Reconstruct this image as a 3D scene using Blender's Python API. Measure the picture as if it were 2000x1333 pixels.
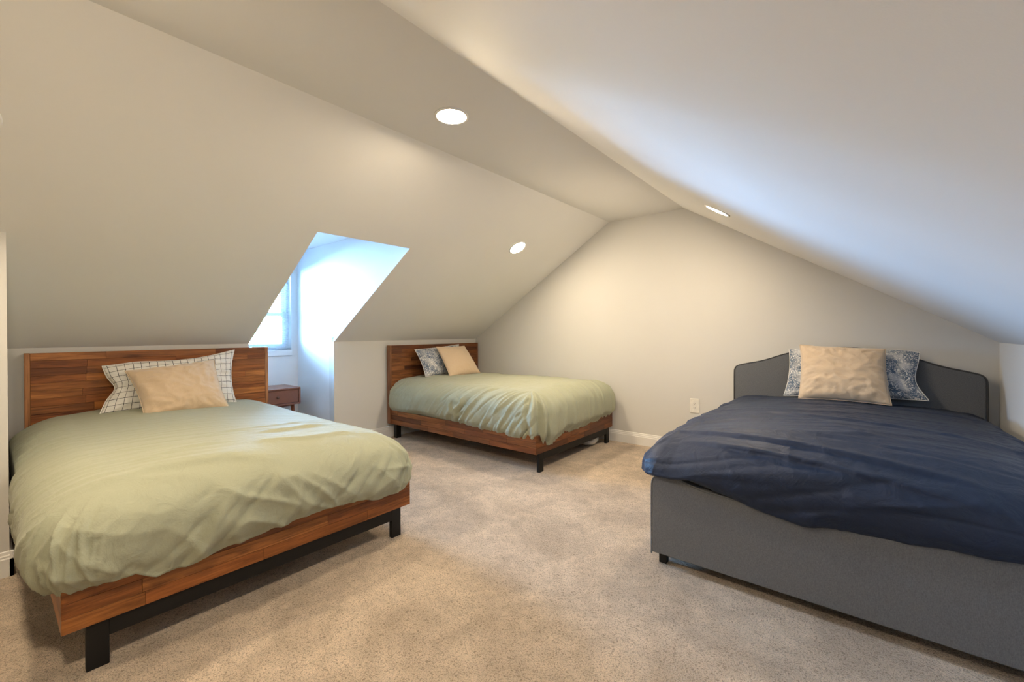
import bpy, math, random
import numpy as np
from mathutils import Vector, Matrix

random.seed(7)
S = bpy.context.scene
for o in list(bpy.data.objects):
    bpy.data.objects.remove(o, do_unlink=True)
COL = S.collection

# ------------------------------------------------------------------ camera
CAM_H = 1.2106
cd = bpy.data.cameras.new('camera')
cam = bpy.data.objects.new('camera', cd)
COL.objects.link(cam)
fw = Vector((-0.63270285, 0.77437774, -0.00511969))
rt = Vector((0.77439428, 0.63268212, -0.0051793))
up = Vector((7.71598798e-04, 7.24161867e-03, 0.999973481))
m = Matrix((rt, up, -fw)).transposed().to_4x4()
m.translation = Vector((0, 0, CAM_H))
cam.matrix_world = m
cd.sensor_width = 36.0
cd.lens = 840.7951 / 2000 * 36.0
cd.shift_y = -(666.5 - 653.9445) / 2000
cd.clip_start = 0.02
S.camera = cam

# ------------------------------------------------------------------ sky, exposure
w = bpy.data.worlds.new('sky')
S.world = w
w.use_nodes = True
bg = w.node_tree.nodes['Background']
SKY = (0.31, 0.585, 1.0)
bg.inputs['Color'].default_value = (*SKY, 1)
bg.inputs['Strength'].default_value = 455.0
S.view_settings.view_transform = 'Standard'
S.view_settings.look = 'None'
S.view_settings.gamma = 1
S.view_settings.use_curve_mapping = False
S.view_settings.exposure = 0.0
LAMP_COL = (1.0, 0.815, 0.57)
LAMP_STR = 360.0


def portal(name, loc, rot, sx, sy):
    l = bpy.data.lights.new(name, 'AREA')
    l.shape = 'RECTANGLE'
    l.size = sx
    l.size_y = sy
    l.cycles.is_portal = True
    o = bpy.data.objects.new(name, l)
    o.location = loc
    o.rotation_euler = rot
    COL.objects.link(o)


portal('window_portal', (-5.28, 1.90, 1.49), (0, -math.pi / 2, 0), 0.95, 0.70)

# ------------------------------------------------------------------ room numbers
XL, XR = -4.2826, 0.7242            # knee walls
XC1, XC2 = -2.2052, -1.3865         # flat strip of the ceiling
YG, YB = 4.4222, -2.6               # gable walls
ZC, ZK = 2.44, 1.1224
SL = (ZC - ZK) / (XC1 - XL)
DY0, DY1 = 1.50, 2.302              # dormer
DXW, DXT, DZ = -5.11, -3.005, 2.157
CX, CY = -3.33, 0.07                # closet corner


def zs(x):
    return ZK + (x - XL) * SL


# ------------------------------------------------------------------ helpers
def setp(o, label=None, cat=None, group=None, kind=None):
    if label: o['label'] = label
    if cat: o['category'] = cat
    if group: o['group'] = group
    if kind: o['kind'] = kind
    return o


def empty(name, loc, rz=0.0):
    o = bpy.data.objects.new(name, None)
    o.empty_display_size = 0.1
    o.location = loc
    o.rotation_euler = (0, 0, rz)
    COL.objects.link(o)
    return o


def mesh(name, V, F, mat, parent=None, smooth=False, uv=None):
    me = bpy.data.meshes.new(name)
    me.from_pydata([tuple(v) for v in V], [], [tuple(f) for f in F])
    me.update()
    o = bpy.data.objects.new(name, me)
    if mat: me.materials.append(mat)
    if smooth:
        me.polygons.foreach_set('use_smooth', [True] * len(me.polygons))
    if uv is not None:
        l = me.uv_layers.new(name='UVMap')
        idx = np.empty(len(me.loops), dtype=np.int32)
        me.loops.foreach_get('vertex_index', idx)
        l.data.foreach_set('uv', np.asarray(uv, dtype=np.float32)[idx].ravel())
    COL.objects.link(o)
    if parent: o.parent = parent
    return o


class MB:
    def __init__(s):
        s.V, s.F = [], []

    def add(s, V, F):
        n = len(s.V)
        s.V += [tuple(v) for v in V]
        s.F += [tuple(i + n for i in f) for f in F]
        return s

    def box(s, a, b, c=0.0):
        x0, y0, z0 = a
        x1, y1, z1 = b
        if c <= 0:
            V = [(x, y, z) for z in (z0, z1) for y in (y0, y1) for x in (x0, x1)]
            F = [(0, 2, 3, 1), (4, 5, 7, 6), (0, 1, 5, 4), (2, 6, 7, 3), (0, 4, 6, 2), (1, 3, 7, 5)]
            return s.add(V, F)
        # chamfered box
        V = []
        idx = {}
        for sx in (0, 1):
            for sy in (0, 1):
                for sz in (0, 1):
                    px, py, pz = (x0, x1)[sx], (y0, y1)[sy], (z0, z1)[sz]
                    ix, iy, iz = (c, -c)[sx], (c, -c)[sy], (c, -c)[sz]
                    for k, v in enumerate([(px, py + iy, pz + iz), (px + ix, py, pz + iz), (px + ix, py + iy, pz)]):
                        idx[(sx, sy, sz, k)] = len(V)
                        V.append(v)
        F = []
        g = lambda a, b, cc, k: idx[(a, b, cc, k)]
        for q in (0, 1):
            f = [g(q, 0, 0, 0), g(q, 1, 0, 0), g(q, 1, 1, 0), g(q, 0, 1, 0)]
            F.append(f if q else f[::-1])
            f = [g(0, q, 0, 1), g(0, q, 1, 1), g(1, q, 1, 1), g(1, q, 0, 1)]
            F.append(f if q else f[::-1])
            f = [g(0, 0, q, 2), g(1, 0, q, 2), g(1, 1, q, 2), g(0, 1, q, 2)]
            F.append(f if q else f[::-1])
        for a in (0, 1):
            for b in (0, 1):
                F.append([g(a, b, 0, 0), g(a, b, 1, 0), g(a, b, 1, 1), g(a, b, 0, 1)])
                F.append([g(a, 0, b, 0), g(a, 1, b, 0), g(a, 1, b, 2), g(a, 0, b, 2)])
                F.append([g(0, a, b, 1), g(1, a, b, 1), g(1, a, b, 2), g(0, a, b, 2)])
                for cc in (0, 1):
                    F.append([g(a, b, cc, 0), g(a, b, cc, 1), g(a, b, cc, 2)])
        return s.add(V, F)

    def tube(s, pts, r, n=8, closed=False):
        pts = [Vector(p) for p in pts]
        N = len(pts)
        rs = r if isinstance(r, (list, tuple)) else [r] * N
        V, F = [], []
        prev = None
        for i, p in enumerate(pts):
            t = (pts[(i + 1) % N] - pts[i - 1]) if closed else (pts[min(i + 1, N - 1)] - pts[max(i - 1, 0)])
            t.normalize()
            if prev is None:
                a = Vector((0, 0, 1)) if abs(t.z) < .9 else Vector((1, 0, 0))
                u = t.cross(a).normalized()
            else:
                u = (prev - t * prev.dot(t)).normalized()
            prev = u
            v = t.cross(u)
            for k in range(n):
                a = 2 * math.pi * k / n
                V.append(p + (u * math.cos(a) + v * math.sin(a)) * rs[i])
        M = N if closed else N - 1
        for i in range(M):
            j = (i + 1) % N
            for k in range(n):
                F.append((i * n + k, i * n + (k + 1) % n, j * n + (k + 1) % n, j * n + k))
        if not closed:
            F.append(tuple(range(n))[::-1])
            F.append(tuple((N - 1) * n + k for k in range(n)))
        return s.add(V, F)

    def prism(s, prof, axis, a, b):
        """closed profile of 2D points swept along axis (0,1,2) from a to b"""
        n = len(prof)
        V = []
        for t in (a, b):
            for (p, q) in prof:
                V.append({0: (t, p, q), 1: (p, t, q), 2: (p, q, t)}[axis])
        F = [(i, (i + 1) % n, n + (i + 1) % n, n + i) for i in range(n)]
        F += [tuple(range(n))[::-1], tuple(range(n, 2 * n))]
        return s.add(V, F)

    def lathe(s, prof, n=32, c=(0, 0, 0)):
        V, F = [], []
        for (r, z) in prof:
            for k in range(n):
                a = 2 * math.pi * k / n
                V.append((c[0] + r * math.cos(a), c[1] + r * math.sin(a), c[2] + z))
        for i in range(len(prof) - 1):
            for k in range(n):
                F.append((i * n + k, i * n + (k + 1) % n, (i + 1) * n + (k + 1) % n, (i + 1) * n + k))
        F.append(tuple(range(n))[::-1])
        F.append(tuple((len(prof) - 1) * n + k for k in range(n)))
        return s.add(V, F)

    def build(s, name, mat, parent=None, smooth=False):
        o = mesh(name, s.V, s.F, mat, parent, smooth)
        import bmesh
        bm = bmesh.new()
        bm.from_mesh(o.data)
        bmesh.ops.recalc_face_normals(bm, faces=bm.faces)
        bm.to_mesh(o.data)
        bm.free()
        return o


def box(name, a, b, mat, parent=None, c=0.0):
    return MB().box(a, b, c).build(name, mat, parent)


# ------------------------------------------------------------------ numpy noise
def _h(ix, iy, seed):
    n = (ix.astype(np.int64) * 374761393 + iy.astype(np.int64) * 668265263 + seed * 2147483647 + 1013904223) & 0xffffffff
    n = ((n ^ (n >> 13)) * 1274126177) & 0xffffffff
    n = ((n ^ (n >> 16)) * 2246822519) & 0xffffffff
    return ((n ^ (n >> 15)) & 0xffff) / 65535.0 * 2 - 1


def vn(x, y, seed=0):
    """smooth noise in about -1..1 (gradient noise)"""
    x = np.asarray(x, float)
    y = np.asarray(y, float)
    ix, iy = np.floor(x), np.floor(y)
    fx, fy = x - ix, y - iy
    ux = fx * fx * fx * (fx * (fx * 6 - 15) + 10)
    uy = fy * fy * fy * (fy * (fy * 6 - 15) + 10)

    def g(ox, oy):
        a = _h(ix + ox, iy + oy, seed) * math.pi
        return np.cos(a) * (fx - ox) + np.sin(a) * (fy - oy)
    a = g(0, 0) * (1 - ux) + g(1, 0) * ux
    b = g(0, 1) * (1 - ux) + g(1, 1) * ux
    return (a * (1 - uy) + b * uy) * 1.5


def ss(e0, e1, x):
    t = np.clip((x - e0) / (e1 - e0), 0, 1)
    return t * t * (3 - 2 * t)


def ridge(x, y, seed):
    """sharp-crested folds, about -0.5..0.5"""
    n = vn(x, y, seed)
    return 0.5 - np.sqrt(n * n + 0.004) * 1.4


def crease(x, y, seed, wx=.35):
    """narrow crests between broad hollows, about -0.3..0.7, with bent lines"""
    x2 = x + wx * vn(x * .6 + 3.1, y * .9 + 1.7, seed + 1)
    n = np.abs(vn(x2, y, seed))
    r = np.clip(1 - n * 1.9, 0, 1)
    a = np.clip(.5 + 1.4 * vn(x * .45 + 7.7, y * .8 + 2.2, seed + 2), 0, 1)
    return (r ** 2.2 - .28) * (.35 + .65 * a)


# ------------------------------------------------------------------ materials
def newmat(name):
    m = bpy.data.materials.new(name)
    m.use_nodes = True
    nt = m.node_tree
    return m, nt, nt.nodes['Principled BSDF']


def N(nt, t, **k):
    n = nt.nodes.new(t)
    for a, b in k.items():
        setattr(n, a, b)
    return n


def inp(n, **k):
    for a, b in k.items():
        n.inputs[a].default_value = b
    return n


def ramp(nt, stops):
    r = N(nt, 'ShaderNodeValToRGB')
    e = r.color_ramp.elements
    while len(e) < len(stops): e.new(0.5)
    for el, (p, c) in zip(e, stops):
        el.position = p
        el.color = (*c, 1) if len(c) == 3 else c
    return r


def noise(nt, vec, scale, detail=3, rough=.5, dist=0.0):
    n = N(nt, 'ShaderNodeTexNoise')
    inp(n, Scale=scale, Detail=detail, Roughness=rough, Distortion=dist)
    if vec is not None: nt.links.new(vec, n.inputs['Vector'])
    return n


def bump(nt, h, strength, dist, bs):
    b = N(nt, 'ShaderNodeBump')
    inp(b, Strength=strength, Distance=dist)
    nt.links.new(h, b.inputs['Height'])
    nt.links.new(b.outputs[0], bs.inputs['Normal'])
    return b


def mapping(nt, out, scale):
    mp = N(nt, 'ShaderNodeMapping')
    mp.inputs['Scale'].default_value = scale
    nt.links.new(out, mp.inputs['Vector'])
    return mp.outputs[0]


def paint(name, col, rough=.75, bs_=.12):
    m, nt, bs = newmat(name)
    tc = N(nt, 'ShaderNodeTexCoord')
    n = noise(nt, tc.outputs['Object'], 260, 2)
    n2 = noise(nt, tc.outputs['Object'], 1.3, 2)
    r = ramp(nt, [(.3, tuple(c * .985 for c in col)), (.7, tuple(min(1, c * 1.015) for c in col))])
    nt.links.new(n2.outputs[0], r.inputs[0])
    nt.links.new(r.outputs[0], bs.inputs['Base Color'])
    inp(bs, Roughness=rough)
    bump(nt, n.outputs[0], bs_, .001, bs)
    return m


def plain(name, col, rough=.5, metal=0.0, spec=.5):
    m, nt, bs = newmat(name)
    tc = N(nt, 'ShaderNodeTexCoord')
    n = noise(nt, tc.outputs['Object'], 40, 2)
    r = ramp(nt, [(.3, tuple(c * .95 for c in col)), (.7, tuple(min(1, c * 1.05) for c in col))])
    nt.links.new(n.outputs[0], r.inputs[0])
    nt.links.new(r.outputs[0], bs.inputs['Base Color'])
    inp(bs, Roughness=rough, Metallic=metal)
    bs.inputs['Specular IOR Level'].default_value = spec
    return m


def fabric(name, col, weave=900, rough=.85, sheen=.25, var=.06, bs_=.25, spec=.25, wrinkle=0.0):
    m, nt, bs = newmat(name)
    tc = N(nt, 'ShaderNodeTexCoord')
    o = tc.outputs['Object']
    n1 = noise(nt, mapping(nt, o, (1, 6, 6)), weave / 6, 2)
    n2 = noise(nt, mapping(nt, o, (6, 1, 1)), weave / 6, 2)
    mx = N(nt, 'ShaderNodeMath', operation='ADD')
    nt.links.new(n1.outputs[0], mx.inputs[0])
    nt.links.new(n2.outputs[0], mx.inputs[1])
    r = ramp(nt, [(.35, tuple(c * (1 - var) for c in col)), (.65, tuple(min(1, c * (1 + var)) for c in col))])
    hf = N(nt, 'ShaderNodeMath', operation='MULTIPLY')
    hf.inputs[1].default_value = .5
    nt.links.new(mx.outputs[0], hf.inputs[0])
    nt.links.new(hf.outputs[0], r.inputs[0])
    nt.links.new(r.outputs[0], bs.inputs['Base Color'])
    inp(bs, Roughness=rough)
    bs.inputs['Sheen Weight'].default_value = sheen
    bs.inputs['Sheen Roughness'].default_value = .5
    bs.inputs['Specular IOR Level'].default_value = spec
    b = bump(nt, mx.outputs[0], bs_, .0008, bs)
    if wrinkle:
        # small creases of the cloth
        wn = noise(nt, o, 11, 4, .55, 1.6)
        w2_ = N(nt, 'ShaderNodeBump')
        inp(w2_, Strength=wrinkle, Distance=.02)
        nt.links.new(wn.outputs[0], w2_.inputs['Height'])
        nt.links.new(w2_.outputs[0], b.inputs['Normal'])
    return m


def mat_carpet():
    m, nt, bs = newmat('carpet')
    tc = N(nt, 'ShaderNodeTexCoord')
    o = tc.outputs['Object']
    vo = N(nt, 'ShaderNodeTexVoronoi')
    inp(vo, Scale=190.0, Randomness=1.0)
    wn = noise(nt, o, 60, 2)
    wm = N(nt, 'ShaderNodeMixRGB', blend_type='LINEAR_LIGHT')
    wm.inputs[0].default_value = .012
    nt.links.new(o, wm.inputs[1])
    nt.links.new(wn.outputs['Color'], wm.inputs[2])
    nt.links.new(wm.outputs[0], vo.inputs['Vector'])
    fine = noise(nt, o, 330, 3, .6)
    big = noise(nt, o, 2.6, 4, .6, .6)
    mid = noise(nt, o, 14, 3, .6)
    c1 = ramp(nt, [(.0, (.86, .70, .545)), (.5, (.79, .64, .495)), (.88, (.40, .305, .215))])
    nt.links.new(vo.outputs['Distance'], c1.inputs[0])
    c2 = ramp(nt, [(.3, (.70, .70, .70)), (.65, (1.12, 1.12, 1.12))])
    nt.links.new(fine.outputs[0], c2.inputs[0])
    mu = N(nt, 'ShaderNodeMixRGB', blend_type='MULTIPLY')
    mu.inputs[0].default_value = 1
    nt.links.new(c1.outputs[0], mu.inputs[1])
    nt.links.new(c2.outputs[0], mu.inputs[2])
    c3 = ramp(nt, [(.36, (.80, .79, .775)), (.60, (1.08, 1.08, 1.08))])
    nt.links.new(big.outputs[0], c3.inputs[0])
    mu2 = N(nt, 'ShaderNodeMixRGB', blend_type='MULTIPLY')
    mu2.inputs[0].default_value = 1
    nt.links.new(mu.outputs[0], mu2.inputs[1])
    nt.links.new(c3.outputs[0], mu2.inputs[2])
    c4 = ramp(nt, [(.35, (.90, .90, .89)), (.65, (1.06, 1.06, 1.06))])
    nt.links.new(mid.outputs[0], c4.inputs[0])
    mu3 = N(nt, 'ShaderNodeMixRGB', blend_type='MULTIPLY')
    mu3.inputs[0].default_value = 1
    nt.links.new(mu2.outputs[0], mu3.inputs[1])
    nt.links.new(c4.outputs[0], mu3.inputs[2])
    nt.links.new(mu3.outputs[0], bs.inputs['Base Color'])
    inp(bs, Roughness=1.0)
    bs.inputs['Sheen Weight'].default_value = .2
    bs.inputs['Specular IOR Level'].default_value = .1
    h = N(nt, 'ShaderNodeMath', operation='SUBTRACT')
    nt.links.new(fine.outputs[0], h.inputs[0])
    nt.links.new(vo.outputs['Distance'], h.inputs[1])
    bump(nt, h.outputs[0], .9, .008, bs)
    return m


def mat_wood(name, axis, dark=1.0):
    """acacia stave: the object colour tints it, grain runs along the axis"""
    m, nt, bs = newmat(name)
    tc = N(nt, 'ShaderNodeTexCoord')
    oi = N(nt, 'ShaderNodeObjectInfo')
    ad = N(nt, 'ShaderNodeVectorMath', operation='ADD')
    sc = N(nt, 'ShaderNodeVectorMath', operation='SCALE')
    cb = N(nt, 'ShaderNodeCombineXYZ')
    for i in range(3): nt.links.new(oi.outputs['Random'], cb.inputs[i])
    nt.links.new(cb.outputs[0], sc.inputs[0])
    sc.inputs['Scale'].default_value = 37.0
    nt.links.new(tc.outputs['Object'], ad.inputs[0])
    nt.links.new(sc.outputs[0], ad.inputs[1])
    s = [22.0, 22.0, 22.0]
    s[axis] = 1.6
    v = mapping(nt, ad.outputs[0], s)
    g = noise(nt, v, 2.2, 5, .62, .7)
    s2 = [150.0, 150.0, 150.0]
    s2[axis] = 3.0
    f = noise(nt, mapping(nt, ad.outputs[0], s2), 1.5, 2)
    s3 = [3.0, 3.0, 3.0]
    s3[axis] = .9
    b = noise(nt, mapping(nt, ad.outputs[0], s3), 2.5, 2)
    r = ramp(nt, [(.28, (.30, .22, .17)), (.46, (.80, .78, .74)), (.62, (1.15, 1.15, 1.12))])
    nt.links.new(g.outputs[0], r.inputs[0])
    r2 = ramp(nt, [(.3, (.82, .80, .78)), (.6, (1.05, 1.05, 1.05))])
    nt.links.new(f.outputs[0], r2.inputs[0])
    r3 = ramp(nt, [(.3, (.78, .74, .70)), (.7, (1.15, 1.15, 1.15))])
    nt.links.new(b.outputs[0], r3.inputs[0])
    cur = oi.outputs['Color']
    for q in (r, r2, r3):
        mu = N(nt, 'ShaderNodeMixRGB', blend_type='MULTIPLY')
        mu.inputs[0].default_value = 1
        nt.links.new(cur, mu.inputs[1])
        nt.links.new(q.outputs[0], mu.inputs[2])
        cur = mu.outputs[0]
    nt.links.new(cur, bs.inputs['Base Color'])
    inp(bs, Roughness=.42)
    bs.inputs['Specular IOR Level'].default_value = .35
    bump(nt, f.outputs[0], .08, .001, bs)
    return m


def mat_grid():
    m, nt, bs = newmat('windowpane_cotton')
    uv = N(nt, 'ShaderNodeUVMap')
    nz = noise(nt, uv.outputs[0], 90, 2)
    fac = []
    sp = N(nt, 'ShaderNodeSeparateXYZ')
    nt.links.new(uv.outputs[0], sp.inputs[0])
    for ax in (0, 1):
        a = N(nt, 'ShaderNodeMath', operation='DIVIDE')
        a.inputs[1].default_value = .046
        nt.links.new(sp.outputs[ax], a.inputs[0])
        fr = N(nt, 'ShaderNodeMath', operation='FRACT')
        nt.links.new(a.outputs[0], fr.inputs[0])
        d = N(nt, 'ShaderNodeMath', operation='SUBTRACT')
        d.inputs[1].default_value = .5
        nt.links.new(fr.outputs[0], d.inputs[0])
        ab = N(nt, 'ShaderNodeMath', operation='ABSOLUTE')
        nt.links.new(d.outputs[0], ab.inputs[0])
        # the line gets thicker and thinner like a woven stripe
        th = N(nt, 'ShaderNodeMath', operation='MULTIPLY')
        th.inputs[1].default_value = .068
        nt.links.new(nz.outputs[0], th.inputs[0])
        lt = N(nt, 'ShaderNodeMath', operation='LESS_THAN')
        nt.links.new(ab.outputs[0], lt.inputs[0])
        nt.links.new(th.outputs[0], lt.inputs[1])
        fac.append(lt.outputs[0])
    mx = N(nt, 'ShaderNodeMath', operation='MAXIMUM')
    nt.links.new(fac[0], mx.inputs[0])
    nt.links.new(fac[1], mx.inputs[1])
    c = N(nt, 'ShaderNodeMixRGB')
    c.inputs[1].default_value = (.74, .72, .68, 1)
    c.inputs[2].default_value = (.03, .03, .035, 1)
    nt.links.new(mx.outputs[0], c.inputs[0])
    nt.links.new(c.outputs[0], bs.inputs['Base Color'])
    inp(bs, Roughness=.9)
    bs.inputs['Specular IOR Level'].default_value = .2
    return m


def mat_floral(name, ink, k=1.0):
    m, nt, bs = newmat(name)
    uv = N(nt, 'ShaderNodeUVMap')
    n0 = noise(nt, uv.outputs[0], 14 * k, 2)
    mixv = N(nt, 'ShaderNodeMixRGB', blend_type='LINEAR_LIGHT')
    mixv.inputs[0].default_value = .05
    nt.links.new(uv.outputs[0], mixv.inputs[1])
    nt.links.new(n0.outputs['Color'], mixv.inputs[2])
    wv = N(nt, 'ShaderNodeTexWave', wave_type='RINGS', rings_direction='SPHERICAL')
    inp(wv, Scale=22.0 * k, Distortion=14.0, Detail=2.0)
    wv.inputs['Detail Scale'].default_value = 1.6
    nt.links.new(mixv.outputs[0], wv.inputs['Vector'])
    vo = N(nt, 'ShaderNodeTexVoronoi', feature='DISTANCE_TO_EDGE')
    inp(vo, Scale=42.0 * k)
    nt.links.new(mixv.outputs[0], vo.inputs['Vector'])
    a = ramp(nt, [(.36, (0, 0, 0)), (.55, (1, 1, 1))])
    nt.links.new(wv.outputs['Fac'], a.inputs[0])
    b = ramp(nt, [(.06, (1, 1, 1)), (.13, (0, 0, 0))])
    nt.links.new(vo.outputs['Distance'], b.inputs[0])
    big = noise(nt, uv.outputs[0], 9 * k, 2)
    bb = ramp(nt, [(.34, (.35, .35, .35)), (.52, (1, 1, 1))])
    nt.links.new(big.outputs[0], bb.inputs[0])
    mx = N(nt, 'ShaderNodeMixRGB', blend_type='LIGHTEN')
    mx.inputs[0].default_value = 1
    nt.links.new(a.outputs[0], mx.inputs[1])
    nt.links.new(b.outputs[0], mx.inputs[2])
    mu = N(nt, 'ShaderNodeMixRGB', blend_type='MULTIPLY')
    mu.inputs[0].default_value = 1
    nt.links.new(mx.outputs[0], mu.inputs[1])
    nt.links.new(bb.outputs[0], mu.inputs[2])
    c = N(nt, 'ShaderNodeMixRGB')
    c.inputs[1].default_value = (.74, .73, .71, 1)
    c.inputs[2].default_value = (*ink, 1)
    nt.links.new(mu.outputs[0], c.inputs[0])
    nt.links.new(c.outputs[0], bs.inputs['Base Color'])
    inp(bs, Roughness=.9)
    bs.inputs['Specular IOR Level'].default_value = .2
    return m


def emit(name, col, s):
    m = bpy.data.materials.new(name)
    m.use_nodes = True
    nt = m.node_tree
    nt.nodes.clear()
    e = nt.nodes.new('ShaderNodeEmission')
    e.inputs[0].default_value = (*col, 1)
    e.inputs[1].default_value = s
    o = nt.nodes.new('ShaderNodeOutputMaterial')
    nt.links.new(e.outputs[0], o.inputs[0])
    return m


def mat_glass():
    m = bpy.data.materials.new('window_glass')
    m.use_nodes = True
    nt = m.node_tree
    nt.nodes.clear()
    t = nt.nodes.new('ShaderNodeBsdfTransparent')
    t.inputs[0].default_value = (.94, .96, .97, 1)
    g = nt.nodes.new('ShaderNodeBsdfGlossy')
    g.inputs['Roughness'].default_value = .02
    f = nt.nodes.new('ShaderNodeFresnel')
    f.inputs[0].default_value = 1.45
    x = nt.nodes.new('ShaderNodeMixShader')
    o = nt.nodes.new('ShaderNodeOutputMaterial')
    nt.links.new(f.outputs[0], x.inputs[0])
    nt.links.new(t.outputs[0], x.inputs[1])
    nt.links.new(g.outputs[0], x.inputs[2])
    nt.links.new(x.outputs[0], o.inputs[0])
    return m


def mat_slat():
    m = bpy.data.materials.new('white_blind_slat')
    m.use_nodes = True
    nt = m.node_tree
    nt.nodes.clear()
    d = nt.nodes.new('ShaderNodeBsdfDiffuse')
    d.inputs[0].default_value = (.82, .82, .82, 1)
    t = nt.nodes.new('ShaderNodeBsdfTranslucent')
    t.inputs[0].default_value = (.80, .82, .85, 1)
    x = nt.nodes.new('ShaderNodeMixShader')
    x.inputs[0].default_value = .5
    o = nt.nodes.new('ShaderNodeOutputMaterial')
    nt.links.new(d.outputs[0], x.inputs[1])
    nt.links.new(t.outputs[0], x.inputs[2])
    nt.links.new(x.outputs[0], o.inputs[0])
    return m


M = {}
M['wall'] = paint('wall_paint', (.64, .63, .605))
M['ceil'] = paint('ceiling_paint', (.79, .78, .76))
M['trim'] = paint('trim_paint', (.80, .79, .77), .4, .02)
M['carpet'] = mat_carpet()
M['woody'] = mat_wood('acacia_wood_along_y', 1)
M['woodx'] = mat_wood('acacia_wood_along_x', 0)
M['woodz'] = mat_wood('acacia_wood_upright', 2)
M['steel'] = plain('black_steel', (.009, .008, .007), .55, 0.0, .3)
M['sage'] = fabric('sage_cotton', (.36, .375, .275), 900, .8, .12, wrinkle=.30)
M['navy'] = fabric('navy_sateen', (.0062, .0150, .041), 900, .54, .04, .08, .15, .4, wrinkle=.28)
M['linen'] = fabric('grey_linen', (.142, .147, .156), 700, .9, .1, .22, .5)
M['pipe'] = fabric('dark_grey_piping', (.06, .06, .063), 700, .9, .1)
M['blush'] = fabric('blush_velvet', (.62, .475, .325), 900, .75, .5, .04, .12, wrinkle=.25)
M['grid'] = mat_grid()
M['floralm'] = mat_floral('slate_blue_floral_print', (.13, .165, .235), 1.0)
M['floralr'] = mat_floral('blue_floral_print', (.12, .165, .235), 1.15)
M['sheet'] = fabric('white_sheet', (.72, .71, .69), 900, .85)
M['flange'] = fabric('white_pillow_hem', (.74, .73, .71), 900, .85)
M['walnut'] = plain('walnut_veneer', (.17, .062, .034), .42)
M['knob'] = plain('dark_knob', (.09, .045, .03), .35)
M['plate'] = plain('white_plastic', (.78, .76, .71), .4)
M['slot'] = plain('dark_slot', (.03, .03, .03), .6)
M['vinyl'] = plain('white_vinyl', (.80, .80, .80), .4)
M['slat'] = mat_slat()
M['lamp'] = emit('lamp_diffuser', LAMP_COL, LAMP_STR)
M['glass'] = mat_glass()
M['bark'] = plain('bark', (.12, .09, .06), .9)
M['leaf'] = plain('leaf', (.10, .17, .06), .6)
M['bounce'] = plain('pale_bounce_ground', (.62, .62, .61), .9)  # outdoor ground made pale to bounce daylight up through the dormer window

# ================================================================== SETTING
T = .14


def struct(o):
    o['kind'] = 'structure'
    return o


# floor with the dormer bay
f = MB()
f.box((XL - .1, YB - .1, -.12), (XR + .1, YG + .1, 0))
f.box((DXW - .1, DY0 - .1, -.12), (XL - .1, DY1 + .1, 0))
struct(f.build('floor', M['carpet']))

# gable walls follow the roof section
sec = [(XL, 0), (XR, 0), (XR, ZK), (XC2, ZC), (XC1, ZC), (XL, ZK)]
out = [(XL - .3, -.1), (XR + .3, -.1), (XR + .3, ZK + .15), (XC2, ZC + .2), (XC1, ZC + .2), (XL - .3, ZK + .05)]
struct(MB().prism(out, 1, YG, YG + T).build('wall_far', M['wall']))
struct(MB().prism(out, 1, YB - T, YB).build('wall_back', M['wall']))

# knee walls
struct(box('wall_right', (XR, YB - .1, -.1), (XR + T, YG + .05, ZK + .02), M['wall']))
k = MB()
k.box((XL - .1, CY, -.1), (XL, DY0, ZK))
k.box((XL - .1, DY1, -.1), (XL, YG + .05, ZK))
struct(k.build('wall_left', M['wall']))
# closet that steps into the room
struct(MB().prism([(XL, -.1), (CX, -.1), (CX, zs(CX) + .03), (XL, ZK + .03)], 1, YB, CY).build('wall_closet', M['wall']))

# ceilings
struct(box('ceiling_flat', (XC1 - .05, YB - .1, ZC), (XC2 + .05, YG + .05, ZC + .12), M['ceil']))


def slope_cells(name, xs, ys, zf, skip, flip):
    mb = MB()
    for i in range(len(xs) - 1):
        for j in range(len(ys) - 1):
            if (i, j) in skip: continue
            x0, x1, y0, y1 = xs[i], xs[i + 1], ys[j], ys[j + 1]
            V = []
            for dz in (0, .12):
                V += [(x0, y0, zf(x0) + dz), (x1, y0, zf(x1) + dz), (x1, y1, zf(x1) + dz), (x0, y1, zf(x0) + dz)]
            mb.add(V, [(0, 3, 2, 1), (4, 5, 6, 7), (0, 1, 5, 4), (1, 2, 6, 5), (2, 3, 7, 6), (3, 0, 4, 7)])
    return struct(mb.build(name, M['ceil']))


slope_cells('ceiling_left', [XL, DXT, XC1], [YB - .1, DY0, DY1, YG + .05], zs, {(0, 1)}, False)
slope_cells('ceiling_right', [XC2, XR + .2], [YB - .1, YG + .05], lambda x: ZC - (x - XC2) * (ZC - ZK) / (XR - XC2), set(), True)

# dormer bay: cheeks, window wall, ceiling, header
TH = .10
# cheek walls: knee-wall side to window wall, and up beside the roof slope
prof = [(DXW - T, -.1), (XL - .05, -.1), (XL - .05, ZK + .03), (DXT - .02, zs(DXT) + .04), (DXT - .02, DZ + .05), (DXW - T, DZ + .05)]
struct(MB().prism(prof, 1, DY1 + .0015, DY1 + TH).build('wall_dormer_right', M['ceil']))
struct(MB().prism(prof, 1, DY0 - TH, DY0 - .0015).build('wall_dormer_left', M['ceil']))
WY0, WY1, WZ0, WZ1 = 1.572, 2.232, 1.025, 1.96
q = MB()
q.box((DXW - T, DY0 - TH, -.1), (DXW, WY0, DZ + .1))
q.box((DXW - T, WY1, -.1), (DXW, DY1 + TH, DZ + .1))
q.box((DXW - T, WY0, -.1), (DXW, WY1, WZ0))
q.box((DXW - T, WY0, WZ1), (DXW, WY1, DZ + .1))
struct(q.build('wall_dormer_back', M['ceil']))
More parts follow.
